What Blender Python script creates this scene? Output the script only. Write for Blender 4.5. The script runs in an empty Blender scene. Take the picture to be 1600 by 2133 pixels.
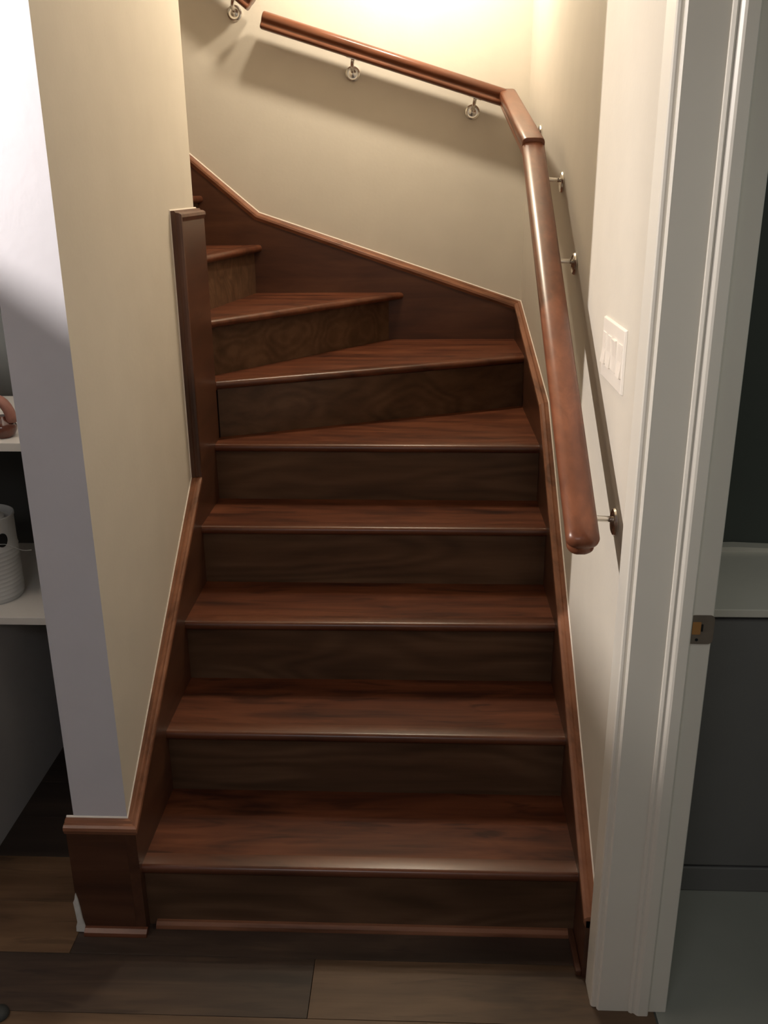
import bpy, bmesh, math, random
from mathutils import Vector, Matrix
random.seed(7)
S = bpy.context.scene
COL = S.collection

# ---------------------------------------------------------------- camera
cam_d = bpy.data.cameras.new('camera'); cam = bpy.data.objects.new('camera', cam_d); COL.objects.link(cam)
cam_d.sensor_fit = 'HORIZONTAL'; cam_d.sensor_width = 36.0; cam_d.lens = 1930.19 * 36 / 1600
cam_d.clip_start = 0.02; cam_d.clip_end = 100
r = Vector((0.99918324, 0.03954948, -0.00828812)); u = Vector((-0.00537919, 0.33346576, 0.94274686)); f = Vector((-0.04004896, 0.94193228, -0.33340614))
cam.matrix_world = Matrix(((r.x, u.x, -f.x, 0.674487), (r.y, u.y, -f.y, -1.815450), (r.z, u.z, -f.z, 1.746391), (0, 0, 0, 1)))
S.camera = cam

# ---------------------------------------------------------------- world, lights, exposure
S.view_settings.view_transform = 'Standard'; S.view_settings.look = 'None'
S.view_settings.gamma = 1.0; S.view_settings.use_curve_mapping = False
S.view_settings.exposure = 0.0
w = bpy.data.worlds.new('world'); S.world = w; w.use_nodes = True
w.node_tree.nodes['Background'].inputs[0].default_value = (0.8, 0.85, 1.0, 1)
w.node_tree.nodes['Background'].inputs[1].default_value = 0.05

def light(name, kind, loc, energy, color, size=0.1, target=None, **kw):
    d = bpy.data.lights.new(name, kind); d.energy = energy; d.color = color
    if kind in ('POINT', 'SPOT'): d.shadow_soft_size = size
    if kind == 'AREA': d.shape = 'RECTANGLE'; d.size = size; d.size_y = kw.pop('size_y', size)
    for k, v in kw.items(): setattr(d, k, v)
    o = bpy.data.objects.new(name, d); COL.objects.link(o); o.location = loc
    if target is not None:
        o.rotation_euler = (Vector(target) - Vector(loc)).to_track_quat('-Z', 'Y').to_euler()
    return o

WARM = (1.0, 0.86, 0.66)
light('stair_lamp_bulb', 'POINT', (0.66, 1.68, 2.74), 31, WARM, 0.045)
light('stair_lamp_second_bulb', 'POINT', (0.46, 1.60, 2.98), 29, WARM, 0.045)
light('room_ceiling_bulb', 'POINT', (-1.10, -0.48, 2.405), 235, (1.0, 0.93, 0.88), 0.010)
light('front_fill_behind_camera', 'AREA', (0.2, -2.6, 2.43), 15, (0.97, 0.97, 1.0), 0.9, target=(0.2, -2.6, 0.0))  # added soft fill for the surfaces that face the camera
light('bathroom_fill', 'AREA', (2.1, -0.9, 2.40), 5.5, (0.95, 1.0, 0.92), 0.4, target=(2.1, -0.9, 0.0))  # added fill to brighten the dark bathroom, no fitting there

# ---------------------------------------------------------------- materials
def nodes(name):
    m = bpy.data.materials.new(name); m.use_nodes = True
    nt = m.node_tree; return m, nt, nt.nodes['Principled BSDF']

def plain(name, col, rough=0.6, metal=0.0, noise=0.0, bump=0.0, scale=30.0, coat=0.0):
    m, nt, b = nodes(name)
    b.inputs['Roughness'].default_value = rough; b.inputs['Metallic'].default_value = metal
    b.inputs['Coat Weight'].default_value = coat
    b.inputs['Base Color'].default_value = (*col, 1)
    if noise or bump:
        tc = nt.nodes.new('ShaderNodeTexCoord'); n = nt.nodes.new('ShaderNodeTexNoise')
        n.inputs['Scale'].default_value = scale; n.inputs['Detail'].default_value = 4
        nt.links.new(tc.outputs['Object'], n.inputs['Vector'])
        if noise:
            cr = nt.nodes.new('ShaderNodeValToRGB')
            cr.color_ramp.elements[0].position = .3; cr.color_ramp.elements[1].position = .7
            cr.color_ramp.elements[0].color = (*[c * (1 - noise) for c in col], 1)
            cr.color_ramp.elements[1].color = (*[min(1, c * (1 + noise)) for c in col], 1)
            nt.links.new(n.outputs['Fac'], cr.inputs['Fac']); nt.links.new(cr.outputs['Color'], b.inputs['Base Color'])
        if bump:
            n2 = nt.nodes.new('ShaderNodeTexNoise'); n2.inputs['Scale'].default_value = scale * 8
            nt.links.new(tc.outputs['Object'], n2.inputs['Vector'])
            bp = nt.nodes.new('ShaderNodeBump'); bp.inputs['Strength'].default_value = bump; bp.inputs['Distance'].default_value = .002
            nt.links.new(n2.outputs['Fac'], bp.inputs['Height']); nt.links.new(bp.outputs['Normal'], b.inputs['Normal'])
    return m

def wood(name, dark, mid, lite, axis=0, rough=0.32, across=26.0, along=1.4, blotch=2.0, cathedral=0.0, objvar=0.25, coat=0.15, spec=0.35, streak=0.0):
    """stained timber: stretched grain along one axis, low-frequency blotches, a shift per board"""
    m, nt, b = nodes(name); L = nt.links.new; N = nt.nodes.new
    tc = N('ShaderNodeTexCoord'); oi = N('ShaderNodeObjectInfo')
    add = N('ShaderNodeVectorMath'); add.operation = 'ADD'
    mul = N('ShaderNodeVectorMath'); mul.operation = 'MULTIPLY'
    comb = N('ShaderNodeCombineXYZ')
    rm = N('ShaderNodeMath'); rm.operation = 'MULTIPLY'; rm.inputs[1].default_value = 37.0
    L(oi.outputs['Random'], rm.inputs[0])
    for i in range(3): L(rm.outputs[0], comb.inputs[i])
    L(tc.outputs['Object'], add.inputs[0]); L(comb.outputs[0], add.inputs[1])
    sc = [across] * 3; sc[axis] = along
    mul.inputs[1].default_value = sc; L(add.outputs[0], mul.inputs[0])
    g = N('ShaderNodeTexNoise'); g.inputs['Scale'].default_value = 1.0; g.inputs['Detail'].default_value = 6; g.inputs['Roughness'].default_value = .62; g.inputs['Distortion'].default_value = .6
    L(mul.outputs[0], g.inputs['Vector'])
    mul2 = N('ShaderNodeVectorMath'); mul2.operation = 'MULTIPLY'; sc2 = [blotch * 4.5] * 3; sc2[axis] = blotch; mul2.inputs[1].default_value = sc2
    L(add.outputs[0], mul2.inputs[0])
    bl = N('ShaderNodeTexNoise'); bl.inputs['Scale'].default_value = 1.0; bl.inputs['Detail'].default_value = 3; bl.inputs['Distortion'].default_value = 1.2
    L(mul2.outputs[0], bl.inputs['Vector'])
    mx = N('ShaderNodeMix'); mx.data_type = 'FLOAT'; mx.inputs[0].default_value = .55
    L(g.outputs['Fac'], mx.inputs[2]); L(bl.outputs['Fac'], mx.inputs[3])
    fac = mx.outputs[0]
    if cathedral:
        mul3 = N('ShaderNodeVectorMath'); mul3.operation = 'MULTIPLY'; s3 = [5.0] * 3; s3[axis] = 1.2; mul3.inputs[1].default_value = s3
        L(add.outputs[0], mul3.inputs[0])
        n3 = N('ShaderNodeTexNoise'); n3.inputs['Scale'].default_value = 1.0; n3.inputs['Detail'].default_value = 1.5; L(mul3.outputs[0], n3.inputs['Vector'])
        k = N('ShaderNodeMath'); k.operation = 'MULTIPLY'; k.inputs[1].default_value = 75.0; L(n3.outputs['Fac'], k.inputs[0])
        sn = N('ShaderNodeMath'); sn.operation = 'SINE'; L(k.outputs[0], sn.inputs[0])
        ma = N('ShaderNodeMath'); ma.operation = 'MULTIPLY_ADD'; ma.inputs[1].default_value = cathedral; L(sn.outputs[0], ma.inputs[0]); L(fac, ma.inputs[2])
        fac = ma.outputs[0]
    if objvar:
        ov = N('ShaderNodeMath'); ov.operation = 'MULTIPLY_ADD'; ov.inputs[1].default_value = objvar; L(oi.outputs['Random'], ov.inputs[0])
        sb = N('ShaderNodeMath'); sb.operation = 'SUBTRACT'; sb.inputs[1].default_value = objvar / 2; L(fac, sb.inputs[0]); L(sb.outputs[0], ov.inputs[2])
        fac = ov.outputs[0]
    cr = N('ShaderNodeValToRGB'); e = cr.color_ramp.elements
    e[0].position = .34; e[0].color = (*dark, 1); e[1].position = .66; e[1].color = (*lite, 1)
    em = e.new(.5); em.color = (*mid, 1)
    L(fac, cr.inputs['Fac']); colour = cr.outputs['Color']
    if streak:
        m4 = N('ShaderNodeVectorMath'); m4.operation = 'MULTIPLY'; s4 = [30.0] * 3; s4[axis] = 5.0; m4.inputs[1].default_value = s4; L(add.outputs[0], m4.inputs[0])
        n4 = N('ShaderNodeTexNoise'); n4.inputs['Scale'].default_value = 1.0; n4.inputs['Detail'].default_value = 3; n4.inputs['Distortion'].default_value = .8; L(m4.outputs[0], n4.inputs['Vector'])
        r4 = N('ShaderNodeMapRange'); r4.inputs['From Min'].default_value = .56; r4.inputs['From Max'].default_value = .68; r4.inputs['To Max'].default_value = streak; L(n4.outputs['Fac'], r4.inputs['Value'])
        m5 = N('ShaderNodeMix'); m5.data_type = 'RGBA'; L(r4.outputs['Result'], m5.inputs[0]); L(colour, m5.inputs[6]); m5.inputs[7].default_value = (*[c * .75 for c in dark], 1)
        colour = m5.outputs[2]
    L(colour, b.inputs['Base Color'])
    b.inputs['Specular IOR Level'].default_value = spec
    b.inputs['Roughness'].default_value = rough; b.inputs['Coat Weight'].default_value = coat; b.inputs['Coat Roughness'].default_value = .25
    bp = N('ShaderNodeBump'); bp.inputs['Strength'].default_value = .12; bp.inputs['Distance'].default_value = .001
    L(g.outputs['Fac'], bp.inputs['Height']); L(bp.outputs['Normal'], b.inputs['Normal'])
    return m

M_BEIGE = plain('beige_wall_paint', (0.62, 0.572, 0.495), .75, noise=.02, bump=.15, scale=9)
M_WHITEWALL = plain('pale_end_wall_paint', (0.62, 0.605, 0.64), .7, noise=.02, bump=.15, scale=9)
M_TRIM = plain('white_gloss_trim_paint', (0.80, 0.76, 0.68), .38, noise=.015, scale=6)
M_CEIL = plain('ceiling_paint', (0.8, 0.79, 0.76), .9, noise=.01)
M_ROOM = plain('darkened_room_paint', (0.24, 0.225, 0.21), .85, noise=.02)  # unseen room surfaces, darkened to cut the bounced light
M_SHADEDWALL = plain('shaded_closet_wall', (0.035, 0.036, 0.033), .8, noise=.05, scale=5)  # the closet's shade is put into this wall colour
M_PANEL = plain('shaded_white_panel', (0.48, 0.48, 0.49), .7, noise=.05, scale=4)  # white panel, greyed to stand for the shade in the closet
M_SHELF = plain('white_shelf_board', (0.66, 0.64, 0.60), .55, noise=.03, scale=6)
M_TREAD_X = wood('tread_wood', (0.034, 0.010, 0.005), (0.105, 0.031, 0.013), (0.165, 0.054, 0.024), 0, .46, across=24, blotch=2.3, objvar=.06, coat=.0, spec=.25, streak=.6)
M_NOSE = wood('nosing_wood', (0.05, 0.016, 0.008), (0.11, 0.036, 0.017), (0.16, 0.056, 0.027), 0, .30, across=24, blotch=2.3, objvar=.06, coat=.15, spec=.4)
M_RISER = wood('riser_wood', (0.066, 0.035, 0.019), (0.098, 0.052, 0.029), (0.140, 0.078, 0.044), 0, .38, across=22, blotch=1.6, cathedral=.06, objvar=.05, coat=.03, spec=.3)
M_SKIRT_Y = wood('skirt_wood_lengthwise', (0.045, 0.018, 0.010), (0.072, 0.028, 0.015), (0.10, 0.042, 0.022), 1, .38, across=20, objvar=.03)
M_SKIRT_X = wood('skirt_wood_crosswise', (0.045, 0.018, 0.010), (0.072, 0.028, 0.015), (0.10, 0.042, 0.022), 0, .38, across=20, objvar=.03)
M_SKIRT_Z = wood('skirt_wood_upright_lit', (0.045, 0.018, 0.010), (0.11, 0.050, 0.032), (0.15, 0.07, 0.045), 2, .38, across=20, objvar=.03)  # tones raised to stand for light reflected off the bright wall
M_CAP_Y = wood('cap_wood_lengthwise', (0.10, 0.040, 0.020), (0.23, 0.095, 0.05), (0.30, 0.13, 0.07), 1, .32, across=30, objvar=.03)
M_CAP_X = wood('cap_wood_crosswise', (0.10, 0.040, 0.020), (0.23, 0.095, 0.05), (0.30, 0.13, 0.07), 0, .32, across=30, objvar=.03)
M_RAIL_Y = wood('handrail_wood_lengthwise', (0.11, 0.036, 0.018), (0.16, 0.054, 0.026), (0.23, 0.080, 0.038), 1, .34, across=34, along=2, objvar=.0, coat=.2)
M_RAIL_X = wood('handrail_wood_crosswise', (0.10, 0.036, 0.018), (0.16, 0.056, 0.028), (0.21, 0.08, 0.04), 0, .30, across=34, along=2, objvar=.0, coat=.3)
M_FLOOR = [wood('floor_plank_brown', (0.028, 0.015, 0.008), (0.085, 0.045, 0.022), (0.15, 0.085, 0.044), 0, .5, across=18, along=1.0, blotch=1.3, objvar=.25, coat=0, streak=.4),
           wood('floor_plank_grey_brown', (0.022, 0.014, 0.010), (0.050, 0.031, 0.022), (0.095, 0.060, 0.038), 0, .5, across=18, along=1.0, blotch=1.3, objvar=.2, coat=0, streak=.4),
           wood('floor_plank_light_brown', (0.045, 0.025, 0.014), (0.105, 0.062, 0.035), (0.17, 0.105, 0.060), 0, .5, across=16, along=1.0, blotch=1.3, objvar=.2, coat=0, streak=.4),
           wood('floor_plank_near_black', (0.022, 0.015, 0.011), (0.036, 0.024, 0.018), (0.055, 0.037, 0.026), 0, .5, across=18, along=1.0, blotch=1.3, objvar=.1)]
M_NICKEL = plain('brushed_nickel', (0.78, 0.75, 0.70), .24, metal=1.0)
M_STEEL = plain('dull_steel', (0.36, 0.31, 0.26), .45, metal=.8, noise=.1, scale=40)
M_BRASS = plain('brass_bolt_hole', (0.55, 0.28, 0.10), .4, metal=.4)
M_PLATE = plain('white_switch_plastic', (0.86, 0.80, 0.72), .3)
M_TILE = plain('grey_bathroom_tile', (0.26, 0.26, 0.23), .5, noise=.08, scale=3)
M_GROUT = plain('bathroom_grout', (0.20, 0.20, 0.18), .8)
M_VANITY = plain('dark_grey_vanity', (0.17, 0.165, 0.16), .5, noise=.04, scale=5)
M_COUNTER = plain('pale_counter', (0.70, 0.66, 0.58), .3, noise=.04, scale=8)
M_BATHWALL = plain('dark_green_bath_wall', (0.075, 0.085, 0.075), .5, noise=.06, scale=3)
M_TUB = plain('white_tub_plastic', (0.60, 0.61, 0.60), .5, noise=.05, scale=12)
M_BLACK = plain('black_hole', (0.006, 0.006, 0.006), .8)
M_COPPER = plain('brown_glaze', (0.11, 0.03, 0.018), .12, noise=.3, scale=25, coat=.6)
M_PINK = plain('pinkish_clay', (0.30, 0.13, 0.095), .5, noise=.15, scale=30)
M_PLASTER = plain('bare_white_plaster', (0.62, 0.60, 0.56), .9, noise=.1, scale=60)
M_RUBBER = plain('black_rubber', (0.03, 0.032, 0.03), .6)

# ---------------------------------------------------------------- helpers
def link(name, me, mat, parent=None, kind=None, smooth=False):
    if mat is not None: me.materials.append(mat)
    if smooth:
        me.polygons.foreach_set('use_smooth', [True] * len(me.polygons))
    o = bpy.data.objects.new(name, me); COL.objects.link(o)
    if parent is not None: o.parent = parent
    if kind: o['kind'] = kind
    return o

def mesh(name, verts, faces):
    me = bpy.data.meshes.new(name); me.from_pydata([tuple(v) for v in verts], [], faces)
    bm = bmesh.new(); bm.from_mesh(me); bmesh.ops.recalc_face_normals(bm, faces=bm.faces); bm.to_mesh(me); bm.free()
    me.update(); return me

def bevel(me, w, seg=2, ang=30):
    bm = bmesh.new(); bm.from_mesh(me)
    es = [e for e in bm.edges if len(e.link_faces) == 2 and e.calc_face_angle(0) > math.radians(ang)]
    bmesh.ops.bevel(bm, geom=es, offset=w, segments=seg, affect='EDGES', profile=.5, clamp_overlap=True)
    bm.to_mesh(me); bm.free(); return me

def box(name, x0, x1, y0, y1, z0, z1, mat, parent=None, kind=None, bev=0.0):
    vs = [(x, y, z) for x in (x0, x1) for y in (y0, y1) for z in (z0, z1)]
    fs = [(0, 1, 3, 2), (4, 6, 7, 5), (0, 4, 5, 1), (2, 3, 7, 6), (0, 2, 6, 4), (1, 5, 7, 3)]
    me = mesh(name, vs, fs)
    if bev: bevel(me, bev)
    return link(name, me, mat, parent, kind)

def prism(name, pts, axis, a, b, mat, parent=None, kind=None, bev=0.0):
    """2-D outline extruded along an axis: 0 -> pts are (y,z); 1 -> (x,z); 2 -> (x,y)"""
    def P(p, t): return (t, p[0], p[1]) if axis == 0 else (p[0], t, p[1]) if axis == 1 else (p[0], p[1], t)
    n = len(pts)
    vs = [P(p, a) for p in pts] + [P(p, b) for p in pts]
    fs = [tuple(range(n)), tuple(range(2 * n - 1, n - 1, -1))] + [(i, (i + 1) % n, n + (i + 1) % n, n + i) for i in range(n)]
    me = mesh(name, vs, fs)
    if bev: bevel(me, bev)
    return link(name, me, mat, parent, kind)

def loft(name, rings, mat, parent=None, kind=None, smooth=False, caps=True):
    n = len(rings[0]); vs = [v for rg in rings for v in rg]; fs = []
    for k in range(len(rings) - 1):
        for i in range(n):
            j = (i + 1) % n
            fs.append((k * n + i, k * n + j, (k + 1) * n + j, (k + 1) * n + i))
    if caps: fs += [tuple(range(n)), tuple(range((len(rings) - 1) * n, len(rings) * n))]
    return link(name, mesh(name, vs, fs), mat, parent, kind, smooth)

def lathe(name, prof, centre, axis, mat, parent=None, seg=28, smooth=True):
    """prof = [(radius, height)...] turned about an axis vector through centre"""
    ax = Vector(axis).normalized(); q = Vector((0, 0, 1)).rotation_difference(ax); rings = []
    for rr, hh in prof:
        rings.append([Vector(centre) + q @ Vector((max(rr, 1e-4) * math.cos(t * 2 * math.pi / seg), max(rr, 1e-4) * math.sin(t * 2 * math.pi / seg), hh)) for t in range(seg)])
    o = loft(name, rings, mat, parent)
    me = o.data
    if smooth:
        me.polygons.foreach_set('use_smooth', [True] * len(me.polygons))
        me.set_sharp_from_angle(angle=math.radians(40))
    return o

def empty(name, loc=(0, 0, 0), label=None, cat=None, group=None, kind=None):
    o = bpy.data.objects.new(name, None); COL.objects.link(o); o.location = loc; o.empty_display_size = .05
    if label: o['label'] = label
    if cat: o['category'] = cat
    if group: o['group'] = group
    if kind: o['kind'] = kind
    return o

def adopt(root):
    """children were modelled in world coordinates: keep them there under a root standing at its own base"""
    bpy.context.view_layer.update()
    for c in root.children: c.matrix_parent_inverse = Matrix.Translation(root.location).inverted()

# ---------------------------------------------------------------- dimensions
W = 1.054          # between the skirt faces
WALL_R = 1.079; WALL_B = 2.071; YB = 2.046; CY = 1.16
RISE = 0.19
TOP = 5.0

# ---------------------------------------------------------------- structure
# partition on the left (end face towards the camera) turning along the upper flight
prism('wall_left', [(-.155, .006), (-.025, .006), (-.025, 1.135), (-3.2, 1.135), (-3.2, 1.015), (-.155, 1.015)], 2, 0, TOP, M_BEIGE, kind='structure')
wl = bpy.data.objects['wall_left']; wl.data.materials.append(M_WHITEWALL)
for p_ in wl.data.polygons:
    if p_.normal.y < -.9: p_.material_index = 1     # the end face has the room's cool white paint
wl['label'] = 'beige partition wall left of the stairs, its narrow end facing the camera'
box('wall_back', -3.2, 1.30, WALL_B, WALL_B + .12, 0, TOP, M_BEIGE, kind='structure')
box('wall_right', WALL_R, 1.209, -.195, WALL_B, 0, TOP, M_BEIGE, kind='structure')
box('wall_rear', -3.2, 1.21, -4.12, -4.0, 0, 2.45, M_ROOM, kind='structure')
box('wall_far_left', -3.3, -3.2, -4.12, WALL_B + .12, 0, TOP, M_ROOM, kind='structure')
box('wall_right_near', WALL_R, 1.209, -4.0, -1.19, 0, 2.45, M_ROOM, kind='structure')
box('wall_right_over_door', WALL_R, 1.209, -1.19, -.195, 2.10, 2.45, M_ROOM, kind='structure')
box('wall_header', -3.2, 1.209, -.12, .006, 2.45, TOP, M_BEIGE, kind='structure')
box('ceiling', -3.3, 3.0, -4.12, -.12, 2.45, 2.57, M_ROOM, kind='structure')
box('ceiling_stairwell', -3.3, 1.3, -.12, WALL_B + .12, TOP, TOP + .1, M_CEIL, kind='structure')
box('ceiling_closet', -3.2, -.155, .006, 1.015, 2.45, 2.55, M_CEIL, kind='structure')
# bathroom shell
box('wall_bathroom_back', 1.209, 3.0, .56, .66, 0, 2.45, M_BATHWALL, kind='structure')
box('wall_bathroom_right', 2.9, 3.0, -4.0, .56, 0, 2.45, M_BATHWALL, kind='structure')
box('wall_bathroom_near', 1.209, 3.0, -4.1, -4.0, 0, 2.45, M_BATHWALL, kind='structure')
box('ceiling_bathroom', 1.209, 3.0, -.12, .66, 2.45, 2.57, M_CEIL, kind='structure')

# ---- wooden floor, plank by plank
floor = box('floor', -3.2, 1.199, -4.0, 1.015, -.06, -.012, M_FLOOR[0], kind='structure')
PWD = .168
joint_of = {}
def plank(x0, x1, y0, y1, mi, idx):
    g = .0005
    o = box('plank', x0 + g, x1 - g, y0 + g, y1 - g, -.012, 0.0, M_FLOOR[mi], floor, bev=.0008)
    return o
k0 = -12
for k in range(k0, 7):
    y0 = -.258 + k * PWD; y1 = y0 + PWD
    if y1 > 1.015: break
    def cuts():
        if k == 0: return [-3.2, -2.0, -.75, .427, 1.199], [0, 1, 1, 2]
        if k == 1: return [-3.2, -2.4, -1.35, -.17, 1.199], [1, 0, 0, 1]
        if k == -1: return [-3.2, -1.9, -.45, .80, 1.199], [1, 0, 2, 0]
        if k == 2: return [-3.2, -1.6, -.157], [1, 0]
        if k in (3, 4): return [-3.2, -2.0 + .4 * k - 1.2, -.157], [1, 3]
        if k > 4: return [-3.2, -1.4 - .2 * k % .7, -.157], [3, 3]
        xs = [-3.2]; x = -3.2 + random.uniform(.4, 1.2)
        while x < .9: xs.append(x); x += random.uniform(.9, 1.35)
        xs.append(1.199); return xs, [random.choice([0, 0, 1, 2]) for _ in xs[1:]]
    xs, ms = cuts()
    for i in range(len(xs) - 1): plank(xs[i], xs[i + 1], y0, y1, ms[i], i)

# ---- bathroom floor tiles
bfloor = box('floor_bathroom', 1.199, 3.0, -4.0, .56, -.06, -.008, M_GROUT, kind='structure')
for i in range(3):
    for j in range(4):
        xa = 1.203 + i * .602; ya = .777 - (j + 1) * .602
        box('tile', xa, min(xa + .598, 2.9), ya, min(ya + .598, .556), -.008, -.001, M_TILE, bfloor, bev=.001)

# ---------------------------------------------------------------- door frame on the right
door = empty('door_1', (1.15, -.21, 0), kind='structure')
door['label'] = 'white painted door frame right of the stairs with casing, jamb and stop'
CAS = [(-.130, 1.079), (-.130, 1.066), (-.137, 1.061), (-.200, 1.061), (-.2045, 1.063), (-.206, 1.067), (-.206, 1.079)]
prism('casing', [(x, y) for y, x in CAS], 2, 0, 2.17, M_TRIM, door)
# same profile on the near side of the opening and over the head (out of view)
prism('casing', [(x, -1.385 - y) for y, x in CAS], 2, 0, 2.17, M_TRIM, door)
box('casing', 1.061, 1.079, -1.18, -.206, 2.10, 2.17, M_TRIM, door, bev=.003)
# jamb with its slightly eased left corner
prism('jamb', [(1.073, -.195), (1.073, -.211), (1.076, -.2155), (1.224, -.2155), (1.226, -.2135), (1.226, -.195)], 2, .0, 2.10, M_TRIM, door)
prism('jamb', [(1.073, -1.19), (1.073, -1.174), (1.076, -1.17), (1.224, -1.17), (1.226, -1.172), (1.226, -1.19)], 2, .0, 2.10, M_TRIM, door)
box('jamb', 1.073, 1.226, -1.17, -.2155, 2.08, 2.10, M_TRIM, door)
STOP = [(1.142, -.2155), (1.143, -.2185), (1.148, -.2215), (1.151, -.2205), (1.154, -.2215), (1.158, -.2262), (1.162, -.228), (1.181, -.228), (1.1835, -.226), (1.1835, -.2155)]
prism('door_stop', STOP, 2, 0, 2.08, M_TRIM, door)
prism('bathroom_casing', [(1.209, -.195), (1.209, -.12), (1.226, -.12), (1.226, -.195)], 2, 0, 2.17, M_TRIM, door)
# strike plate with round corners, latch hole, bright brass tongue hole and screw
def rrect(cx, cz, w_, h_, r_, n=5):
    pts = []
    for sx, sz, a0 in ((1, 1, 0), (-1, 1, 90), (-1, -1, 180), (1, -1, 270)):
        for i in range(n + 1):
            a = math.radians(a0 + 90 * i / n)
            pts.append((cx + sx * (w_ / 2 - r_) + r_ * math.cos(a), cz + sz * (h_ / 2 - r_) + r_ * math.sin(a)))
    return pts
SPX, SPZ = 1.2045, .948
sp = prism('strike_plate', rrect(SPX, SPZ, .047, .060, .009), 1, -.2172, -.2150, M_STEEL, door)
prism('latch_hole', rrect(SPX - .009, SPZ + .003, .016, .026, .002), 1, -.2177, -.2165, M_BRASS, sp)
prism('bolt_slot', rrect(SPX + .001, SPZ + .004, .004, .015, .001), 1, -.2180, -.2170, M_BLACK, sp)
lathe('screw', [(.0001, .001), (.003, .001), (.003, 0)], (SPX - .007, -.2170, SPZ - .021), (0, -1, 0), M_BLACK, sp, seg=10)
adopt(door)

# ---------------------------------------------------------------- staircase
stair = empty('staircase', (W / 2, 0, 0), 'reddish brown wooden winder staircase between two walls, turning left at the top', 'staircase')

def isect(p, d, q, e):
    """intersection of p+t*d and q+s*e in plan"""
    det = d[0] * (-e[1]) + e[0] * d[1]
    t = ((q[0] - p[0]) * (-e[1]) + e[0] * (q[1] - p[1])) / det
    return (p[0] + t * d[0], p[1] + t * d[1])

X0 = ((0, 0), (0, 1)); XW = ((W, 0), (0, 1)); YC = ((0, CY), (1, 0)); YBK = ((0, YB), (1, 0))
# nose lines (A inner -> B outer) and riser lines, boundary lines for both ends
noses = [((0, -.007), (W, -.006)), ((0, .2835), (W, .2800)), ((0, .5520), (W, .5580)), ((0, .8260), (W, .8220)), ((0, 1.086), (W, 1.076)),
         ((0, 1.165), (W, 1.640)), ((-.075, CY), (.598, YB)), ((-.110, CY), (.026, YB)), ((-.200, CY), (-.200, YB)),
         ((-.467, CY), (-.467, YB)), ((-.734, CY), (-.734, YB)), ((-1.0, CY), (-1.0, YB))]
risers = [((0, .010), (W, .010)), ((0, .301), (W, .299)), ((0, .572), (W, .577)), ((0, .843), (W, .840)), ((0, 1.098), (W, 1.090)),
          ((0, 1.180), (W, 1.650)), ((-.115, CY), (.537, YB)), ((-.130, CY), (-.006, YB)), ((-.222, CY), (-.222, YB)),
          ((-.489, CY), (-.489, YB)), ((-.756, CY), (-.756, YB)), ((-1.022, CY), (-1.022, YB))]
bounds = [(X0, XW)] * 6 + [(YC, YBK)] * 6
TH = .027
def strip_pts(line, off, bd):
    (ax, ay), (bx, by) = line; d = Vector((bx - ax, by - ay)).normalized(); n = Vector((-d.y, d.x))   # n points up the stairs
    p = (ax + n.x * off, ay + n.y * off)
    return isect(p, d, *bd[0]), isect(p, d, *bd[1])
PROF = [(.050, 0), (.012, 0), (.006, -.0015), (.002, -.006), (0, -.0125), (.001, -.018), (.005, -.024), (.012, -.027), (.050, -.027)]
for i in range(12):
    z = RISE * (i + 1); bd = bounds[i]
    # board behind the nosing
    f0, f1 = strip_pts(noses[i], .050, bd)
    if i < 11: b0, b1 = strip_pts(risers[i + 1], .012, bounds[i + 1])
    else: b0, b1 = (-3.2, CY), (-3.2, YB)
    pts = [f0, f1]
    if i == 5: pts += [(W, YB), b1, b0, (0, CY)]
    elif i == 4: pts += [b1, b0]
    else: pts += [b1, b0]
    name = 'tread' if i < 11 else 'landing'
    t = prism(name, pts, 2, z - TH, z, M_TREAD_X, stair)
    rings = []
    for side in (0, 1):
        ring = []
        for off, dz in PROF:
            p = strip_pts(noses[i], off, bd)[side]; ring.append((p[0], p[1], z + dz))
        rings.append(ring)
    ns = loft('nosing', rings, M_NOSE, t)
    ns.data.polygons.foreach_set('use_smooth', [True] * len(ns.data.polygons)); ns.data.set_sharp_from_angle(angle=math.radians(45))
    # riser
    r0, r1 = strip_pts(risers[i], 0, bd); s0, s1 = strip_pts(risers[i], .012, bd)
    prism('riser', [r0, r1, s1, s0], 2, RISE * i, z - TH, M_RISER, stair)
prism('shoe_strip', [(.010, 0), (.010, .016), (.002, .016), (-.006, .010), (-.008, .003), (-.008, 0)], 0, .020, W - .014, M_CAP_X, stair)

# ---- skirt boards (board + cap moulding swept along its top)
CAP = [(0, 0), (.013, 0), (.016, -.005), (.024, -.006), (.030, -.010), (.031, -.018), (.027, -.026), (.0255, -.030), (0, -.030)]   # (out from wall, down)
def sweep_cap(name, path, outs, mat, parent):
    """path = [(P, out, up)...] mitred stations"""
    rings = []
    for P, o, up in path: rings.append([Vector(P) + Vector(o) * a + Vector(up) * b for a, b in CAP])
    return loft(name, rings, mat, parent)

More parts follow.
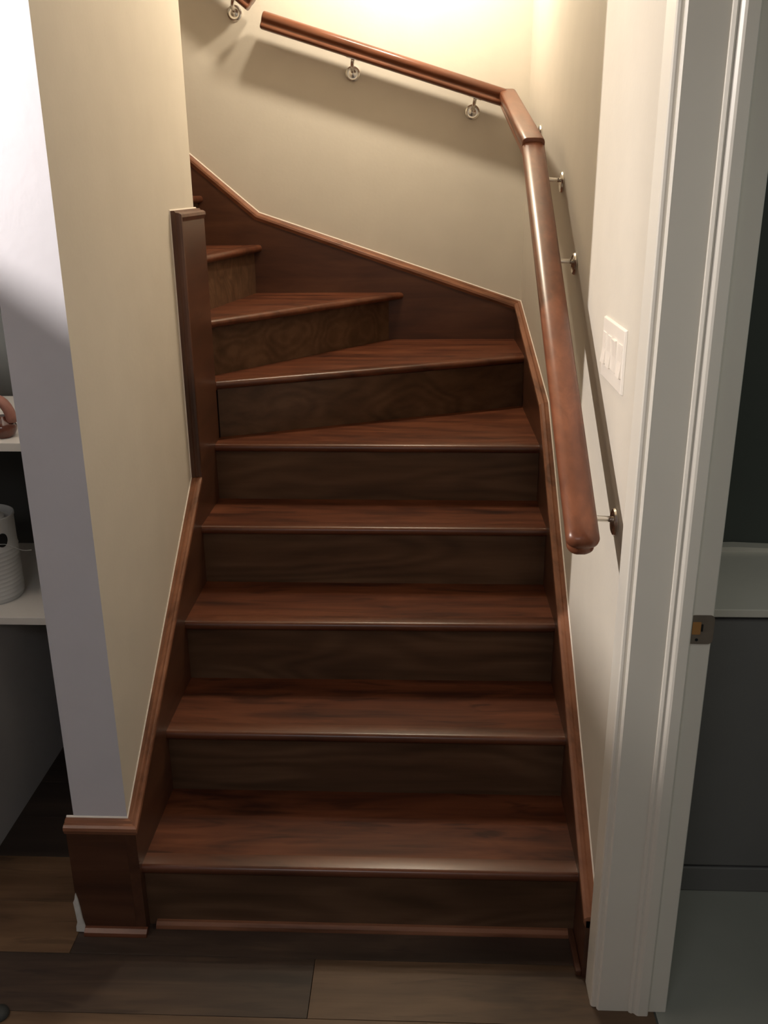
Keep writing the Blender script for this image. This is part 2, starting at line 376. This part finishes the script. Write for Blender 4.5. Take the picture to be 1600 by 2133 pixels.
BEAD = [(-.001, -.002), (-.001, .0035), (.0016, .0028), (.0028, 0), (.0022, -.002)]
def cap_line(name, pts, out, mat, parent, end_out=None, start_out=None, prof=None):
    CAPP = prof or CAP
    if prof is None: cap_line('caulk_bead', pts, out, M_PLATE, parent, end_out, start_out, BEAD)
    """pts in 3D on the wall plane; out = unit vector from the wall; mitres in the wall plane"""
    out = Vector(out); P = [Vector(p) for p in pts]; rings = []
    for i, p in enumerate(P):
        ds = []
        if i > 0: ds.append((p - P[i - 1]).normalized())
        if i < len(P) - 1: ds.append((P[i + 1] - p).normalized())
        ns = [d.cross(out) for d in ds]; ns = [n if (n.z > 0 or (abs(n.z) < .05 and n.y < 0)) else -n for n in ns]
        if len(ns) == 2:
            m = (ns[0] + ns[1]).normalized(); up = m / max(.3, m.dot(ns[0]))
        else: up = Vector((0, 0, 1)) / max(.3, ns[0].z) if abs(ns[0].z) > .2 else ns[0]
        o = out
        if i == 0 and start_out is not None: o = Vector(start_out)
        if i == len(P) - 1 and end_out is not None: o = Vector(end_out)
        rings.append([p + o * a + up * b for a, b in CAPP])
    return loft(name, rings, mat, parent)

# left: wraps the partition end, climbs, steps up to the tall board at the corner
LZ0 = .322
left_out = [(.0035, 0), (-.019, 0)]
sk = prism('skirt_board', [(-.019, 0), (.012, 0), (.3, .0), (CY, .5), (CY, 1.655), (.866, 1.655), (.866, .905), (.0, LZ0 - .018), (-.019, LZ0 - .018)], 0, -.025, 0, M_SKIRT_Y, stair)
cap_line('cap_moulding', [(-.025, .006, LZ0), (-.025, .862, LZ0 + .693 * .862)], (1, 0, 0), M_CAP_Y, sk, start_out=(1, -1, 0))
# the tall corner board: cap runs up its near edge and over its top
tb = []
cap_line('cap_moulding', [(-.025, .848, .912), (-.025, .848, 1.682), (-.025, CY, 1.682)], (1, 0, 0), M_SKIRT_Z, sk)
# box round the partition end
fb = box('end_board', -.168, -.0252, -.019, .006, 0, LZ0 - .018, M_SKIRT_X, stair)
cap_line('cap_moulding', [(-.172, .006, LZ0), (-.025, .006, LZ0)], (0, -1, 0), M_CAP_X, fb, end_out=(1, -1, 0))
box('end_board_return', -.168, -.155, .006, .12, .0, LZ0 - .018, M_SKIRT_Z, stair)
prism('shoe_strip', [(-.019, 0), (-.019, .017), (-.026, .016), (-.036, .010), (-.038, .003), (-.038, 0)], 0, -.152, .004, M_NOSE, stair)

# right: straight slope, kink where the winders begin
RP = [(-.126, .184), (1.10, 1.088), (WALL_B, 1.290)]
sk2 = prism('skirt_board', [(-.126, 0), (WALL_B - .025, 0), (YB, 1.288 - .022), (1.10, 1.088 - .018), (-.126, .184 - .018)], 0, W, WALL_R, M_SKIRT_Y, stair)
c = cap_line('cap_moulding', [(WALL_R, y, z) for y, z in RP], (-1, 0, 0), M_CAP_Y, sk2, end_out=(-1, -1, 0))
box('shoe_strip', W - .014, W, -.122, .012, 0, .016, M_SKIRT_Y, stair, bev=.003)
# back: gentle slope over the winders, steeper up the next flight
BP = [(WALL_R, 1.290), (.018, 1.643), (-.243, 1.863), (-1.6, 1.863 + .843 * 1.357)]
sk3 = prism('skirt_board', [(WALL_R, 0), (WALL_R, 1.290 - .018), (.018, 1.643 - .018), (-.243, 1.863 - .018), (-1.6, 1.863 + 1.144 - .018), (-1.6, 1.5)], 1, YB, WALL_B, M_SKIRT_X, stair)
cap_line('cap_moulding', [(x, WALL_B, z) for x, z in BP], (0, -1, 0), M_CAP_X, sk3, start_out=(-1, -1, 0))
# inner side of the upper flight (behind the partition)
sk4 = prism('skirt_board', [(-.0256, 1.0), (-.0256, 1.672), (-.16, 1.70), (-1.6, 2.9), (-1.6, 2.2)], 1, 1.135, CY, M_SKIRT_X, stair)
adopt(stair)

# ---------------------------------------------------------------- handrails
HP = [(0, 0), (.014, -.0008), (.024, -.004), (.0305, -.010), (.0330, -.018), (.0325, -.026), (.029, -.032), (.0245, -.036), (.0235, -.041), (.026, -.046), (.0275, -.052), (.025, -.058), (.018, -.061), (0, -.062)]
PFULL = HP + [(-a, b) for a, b in HP[-2:0:-1]]
FP = [(0, 0), (.018, -.0004), (.025, -.002), (.0300, -.006), (.0322, -.013), (.0322, -.026), (.030, -.032), (.0250, -.036), (.0240, -.041), (.0265, -.046), (.028, -.052), (.0255, -.058), (.018, -.061), (0, -.062)]
PFLAT = FP + [(-a, b) for a, b in FP[-2:0:-1]]
def rail(name, A, B, prof, mat, parent, round_a=False, round_b=False, side_a=None, side_b=None, ease=.004):
    """profile swept from A to B; a rounded end pulls the section in over its last centimetres"""
    A, B = Vector(A), Vector(B); d = (B - A).normalized(); side = d.cross(Vector((0, 0, 1))).normalized(); up = side.cross(d).normalized()
    if up.z < 0: up = -up
    L = (B - A).length; st = []
    n = len(prof); amax = max(a for a, b in prof); rc = .020
    def flat(s0, sgn):
        return [[A + d * s + side * a * q1 + up * (-.031 + (b + .031) * q2) for a, b in prof]
                for s, q1, q2 in ((s0, 1 - ease / .033, 1 - ease / .04), (s0 + sgn * ease * .4, 1 - ease * .3 / .033, 1 - ease * .3 / .04), (s0 + sgn * ease, 1, 1))]
    def rounded():
        out = []
        for k in range(8, -1, -1):
            t = math.radians(90 * k / 8); ring = []
            for a, b in prof:
                m = abs(a); wd = max(m - rc * (1 - math.cos(t)), m * .3); ln = (amax - m) * .9 + rc * (1 - math.sin(t))
                ring.append(A + d * ln + side * math.copysign(wd, a) + up * b)
            out.append(ring)
        return out
    rings = (rounded() if round_a else flat(0, 1)) + flat(L, -1)[::-1]
    vs = [v for rg in rings for v in rg]; fs = []
    for k in range(len(rings) - 1):
        for i in range(n):
            j = (i + 1) % n; fs.append((k * n + i, k * n + j, (k + 1) * n + j, (k + 1) * n + i))
    for base in (0, (len(rings) - 1) * n):
        h = n // 2
        for i in range(h):
            q = [base + i, base + i + 1, base + (n - i - 1) % n, base + (n - i) % n]
            q2 = []
            for v in q:
                if v not in q2: q2.append(v)
            fs.append(tuple(q2))
    o = link(name, mesh(name, vs, fs), mat, parent)
    o.data.polygons.foreach_set('use_smooth', [True] * len(o.data.polygons)); o.data.set_sharp_from_angle(angle=math.radians(50))
    return o

def bracket(parent, wall, out, rail_pt, along, dz=-.045):
    """wall = rosette centre on the wall; rail_pt = rail underside centre; out = from the wall"""
    out = Vector(out); Wp = Vector(wall); R = Vector(rail_pt)
    bk = lathe('bracket', [(.0001, .0), (.028, .0), (.029, .004), (.027, .008), (.023, .0095), (.019, .0075), (.013, .0085), (.006, .012), (.0001, .0125)], Wp, out, M_NICKEL, parent, seg=32)
    # curved flat arm rising from the rosette to the rail
    S0 = Wp + out * .006 + Vector((0, 0, .006)); E0 = R - Vector((0, 0, .002)) ; pts = []
    C1 = S0 + out * ((E0 - S0).dot(out) * .95)
    al = Vector(along).normalized(); side = out.cross(Vector((0, 0, 1))).normalized()
    rings = []
    n = 10; cen = []
    for i in range(n + 1):
        t = i / n; cen.append(S0 * (1 - t) ** 2 + C1 * 2 * t * (1 - t) + E0 * t * t)
    for i, c_ in enumerate(cen):
        d = (cen[min(i + 1, n)] - cen[max(i - 1, 0)]).normalized(); nrm = side.cross(d).normalized()
        hw = .0068; ht = .0062
        rings.append([c_ + side * hw * math.cos(a) + nrm * ht * math.sin(a) for a in [k * math.pi / 5 for k in range(10)]])
    loft('arm', rings, M_NICKEL, bk, smooth=True)
    # saddle plate under the rail
    s2 = al.cross(Vector((0, 0, 1))).normalized(); up = s2.cross(al).normalized(); up = up if up.z > 0 else -up
    q = [R + al * (sx * .024 * cx) + s2 * (sy * .010 * cy) for sx, sy, cx, cy in ((1, 1, 1, .5), (1, 1, .6, 1), (-1, 1, .6, 1), (-1, 1, 1, .5), (-1, -1, 1, .5), (-1, -1, .6, 1), (1, -1, .6, 1), (1, -1, 1, .5))]
    loft('saddle', [[v - up * .0035 for v in q], [v + up * .0005 for v in q]], M_NICKEL, bk)
    return bk

XR = .990; YR = 1.993
hr = empty('handrail', (XR, 1.04, 1.8), 'long brown wooden handrail on nickel brackets along the right wall and back wall', 'handrail')
def zl(y): return 1.112 + .6425 * (y + .118)
KY = 1.055
rail('lower_rail', (XR, -.140, zl(-.140)), (XR, KY, zl(KY)), PFULL, M_RAIL_Y, hr, round_a=True)
z2a = zl(KY) + .006; z2b = 2.078
rail('transition_rail', (XR, KY - .012, z2a - .003), (XR, YR + .020, z2b + .004), PFLAT, M_RAIL_Y, hr, ease=.003)
def zb(x): return 2.350 + (.093 - x) * .305
rail('upper_rail', (.985, YR, zb(.985)), (.088, YR, zb(.088)), PFULL, M_RAIL_X, hr, ease=.004)
for y in (.006, .725, 1.086 - .045):
    bracket(hr, (WALL_R, y, zl(y) - .075 - .034), (-1, 0, 0), (XR, y, zl(y) - .075), (0, 1, .64))
bracket(hr, (WALL_R, 1.63, 1.905), (-1, 0, 0), (XR, 1.63, 1.945), (0, 1, .23))
for x in (.863, .405):
    bracket(hr, (x, WALL_B, zb(x) - .065 - .045), (0, -1, 0), (x + .006, YR, zb(x) - .065), (-1, 0, .305))
adopt(hr)
hr2 = empty('handrail', (.04, YR, 2.38), 'cut end of a second dark wooden handrail above the stairs at the top edge', 'handrail')
rail('rail', (.062, YR, 2.402), (-1.35, YR, 2.402 + 1.412 * .80), PFULL, M_RAIL_X, hr2, ease=.003)
for x in (-.036, -1.0):
    zz = 2.402 + (.062 - x) * .80
    bracket(hr2, (x, WALL_B, zz - .078 - .045), (0, -1, 0), (x + .012, YR, zz - .080), (-1, 0, .80))
adopt(hr2)

# added ceiling light (out of frame): opaque bowl shaped to block the bulb's lower rays
cl = empty('added_ceiling_light', (-1.10, -.48, 2.45), 'added ceiling light, its opaque bowl shaped to block the lower light, unseen at upper left', 'lamp')
lathe('bowl', [(.001, -.260), (.08, -.252), (.15, -.225), (.186, -.190), (.190, -.190), (.154, -.230), (.082, -.258), (.001, -.266)], (-1.10, -.48, 2.45), (0, 0, 1), M_STEEL, cl, seg=48)
lathe('stem', [(.005, -.262), (.005, -.20)], (-1.10, -.48, 2.45), (0, 0, 1), M_STEEL, cl, seg=10)
lathe('canopy', [(.001, -.03), (.05, -.03), (.06, 0), (.001, 0)], (-1.10, -.48, 2.45), (0, 0, 1), M_STEEL, cl, seg=24)
for k in range(3):
    a = k * 2.094 + 2.2
    loft('rod', [[Vector((-1.10 + rr * math.cos(a) + .002 * math.cos(b), -.48 + rr * math.sin(a) + .002 * math.sin(b), z_)) for b in (0, 1.57, 3.14, 4.71)] for rr, z_ in ((.03, 2.425), (.186, 2.262))], M_STEEL, cl)
adopt(cl)

# ---------------------------------------------------------------- light switch
sw = empty('light_switch', (WALL_R, .14, 1.405), 'white rectangular light switch plate with rocker switches on the right wall', 'light switch')
y0, y1, z0, z1 = .036, .262, 1.340, 1.472
me = mesh('plate', [(WALL_R, y, z) for y in (y0, y1) for z in (z0, z1)] + [(WALL_R - .006, y, z) for y in (y0 + .003, y1 - .003) for z in (z0 + .003, z1 - .003)],
          [(0, 1, 3, 2), (4, 6, 7, 5), (0, 4, 5, 1), (2, 3, 7, 6), (0, 2, 6, 4), (1, 5, 7, 3)])
plate = link('plate', bevel(me, .0012, 2), M_PLATE, sw)
for i in range(4):
    yc = y0 + (y1 - y0) * (i + .5) / 4 ; tilt = .0035 if i != 1 else -.0035
    b_ = prism('rocker', [(WALL_R - .0055, 1.373), (WALL_R - .0075 - max(0, tilt), 1.373), (WALL_R - .0070, 1.405), (WALL_R - .0075 - max(0, -tilt), 1.440), (WALL_R - .0055, 1.440)], 1, yc - .017, yc + .017, M_PLATE, sw, bev=.0006)
adopt(sw)

# ---------------------------------------------------------------- white plaster left at the foot of the partition corner
pts = [(-.166, .118), (-.170, .100), (-.1745, .090), (-.1725, .060), (-.171, .030), (-.1755, .016), (-.1765, .001), (-.152, .0), (-.152, .012), (-.157, .040), (-.159, .070), (-.162, .098)]
pl = prism('plaster_remnant', pts, 1, -.024, -.014, M_PLASTER, bev=.0015)
pl['label'] = 'jagged white plaster remnant at the floor beside the dark box at the partition foot'; pl['category'] = 'plaster'

# ---------------------------------------------------------------- closet shelving on the left
box('wall_closet_back', -3.19, -.156, .995, 1.014, 0, 2.44, M_SHADEDWALL, kind='structure')
s1_ = box('shelf', -1.6, -.156, .436, .994, .615, .637, M_SHELF, bev=.0015)
s1_['label'] = 'lower white shelf in the closet left of the partition, holding the ribbed tub'; s1_['category'] = 'shelf'
s2_ = box('shelf', -1.6, -.156, .436, .994, 1.108, 1.131, M_SHELF, bev=.0015)
s2_['label'] = 'upper white shelf in the closet left of the partition, holding the brown jug'; s2_['category'] = 'shelf'
pn = box('closet_panel', -.53, -.505, .12, .994, 0, .614, M_PANEL)
pn['label'] = 'upright white panel, greyed for shade, below the lower closet shelf at the left edge'; pn['category'] = 'panel'

# ribbed tub
tx, ty, tz = -.566, .585, .637
tub = empty('tub', (tx, ty, tz), 'white ribbed cylindrical tub with a round dark hole, standing on the lower closet shelf', 'tub')
prof = [(.001, 0), (.088, 0), (.091, .004)]
for k in range(12):
    zz = .010 + k * .0125; prof += [(.0915, zz), (.0932, zz + .004), (.0915, zz + .008)]
prof += [(.0910, .17), (.0910, .236), (.0930, .239), (.0930, .246), (.0905, .247), (.0880, .245), (.0870, .225), (.001, .225)]
lathe('body', prof, (tx, ty, tz), (0, 0, 1), M_TUB, tub, seg=48)
lathe('lid', [(.001, .228), (.066, .228), (.066, .236), (.060, .241), (.001, .241)], (tx, ty, tz), (0, 0, 1), M_TUB, tub, seg=40)
# hole lies on the curved wall, facing camera-right
ang = math.radians(-30); hx, hy = tx + .0912 * math.cos(ang), ty + .0912 * math.sin(ang)
ring0 = []; ring1 = []
for k in range(24):
    a = 2 * math.pi * k / 24; da = .017 * math.cos(a) / .091; dz = .020 * math.sin(a)
    for rg, rr in ((ring0, .0905), (ring1, .0925)):
        rg.append((tx + rr * math.cos(ang + da), ty + rr * math.sin(ang + da), tz + .186 + dz))
loft('hole', [ring0, ring1], M_BLACK, tub)
rings = []
for i in range(9):
    t = i / 8; c_ = Vector((tx + .070 + .075 * t, ty - .066 + .045 * t, tz + .180 - .030 * t + .006 * math.sin(6 * t)))
    rings.append([c_ + Vector((0, .0008 * math.cos(a), .0008 * math.sin(a))) for a in (0, 1.57, 3.14, 4.71)])
loft('thread', rings, M_TUB, tub)
adopt(tub)

# brown jug: glossy body, pinkish arched handle
jx, jy, jz = -.420, .500, 1.131
jug = empty('jug', (jx, jy, jz), 'glossy brown jug with a pinkish arched handle on the upper closet shelf at left edge', 'jug')
lathe('body', [(.001, 0), (.024, 0), (.030, .006), (.036, .018), (.037, .030), (.030, .042), (.020, .049), (.016, .056), (.001, .058)], (jx + .0, jy, jz), (0, 0, 1), M_COPPER, jug, seg=32)
rings = []
for i in range(15):
    a = math.pi * i / 14; c_ = Vector((jx - .012 + .040 * math.cos(a), jy, jz + .040 + .060 * math.sin(a)))
    d = Vector((-math.sin(a), 0, math.cos(a))); nrm = Vector((math.cos(a), 0, math.sin(a)))
    rings.append([c_ + nrm * .013 * math.cos(b) + Vector((0, 1, 0)) * .018 * math.sin(b) for b in [k * math.pi / 5 for k in range(10)]])
loft('handle', rings, M_PINK, jug, smooth=True)
adopt(jug)

# ---------------------------------------------------------------- bathroom vanity seen through the doorway
va = empty('vanity', (1.9, .17, 0), 'dark grey bathroom vanity with pale counter seen through the doorway at right', 'vanity')
box('cabinet', 1.232, 2.6, .180, .555, .0, .792, M_VANITY, va)
box('base_strip', 1.232, 2.6, .168, .180, .0, .072, M_VANITY, va, bev=.002)
dr = box('door', 1.240, 1.83, .170, .180, .080, .782, M_VANITY, va, bev=.002)
dr = box('door', 1.834, 2.42, .170, .180, .080, .782, M_VANITY, va, bev=.002)
box('counter', 1.228, 2.62, .160, .555, .792, .812, M_COUNTER, va, bev=.002)
prism('backsplash', [(1.228, .812), (1.228, .818), (1.40, .824), (1.52, .826), (1.62, .822), (1.72, .815), (2.62, .815), (2.62, .812)], 1, .520, .558, M_COUNTER, va)
adopt(va)

# black rubber foot at the lower left corner of the picture
rb = lathe('rubber_bumper', [(.001, 0), (.020, 0), (.022, .004), (.020, .012), (.012, .018), (.001, .020)], (-.262, -.272, 0), (0, 0, 1), M_RUBBER, seg=24)
rb['label'] = 'small black rounded rubber bumper on the floor at the lower left corner'; rb['category'] = 'bumper'
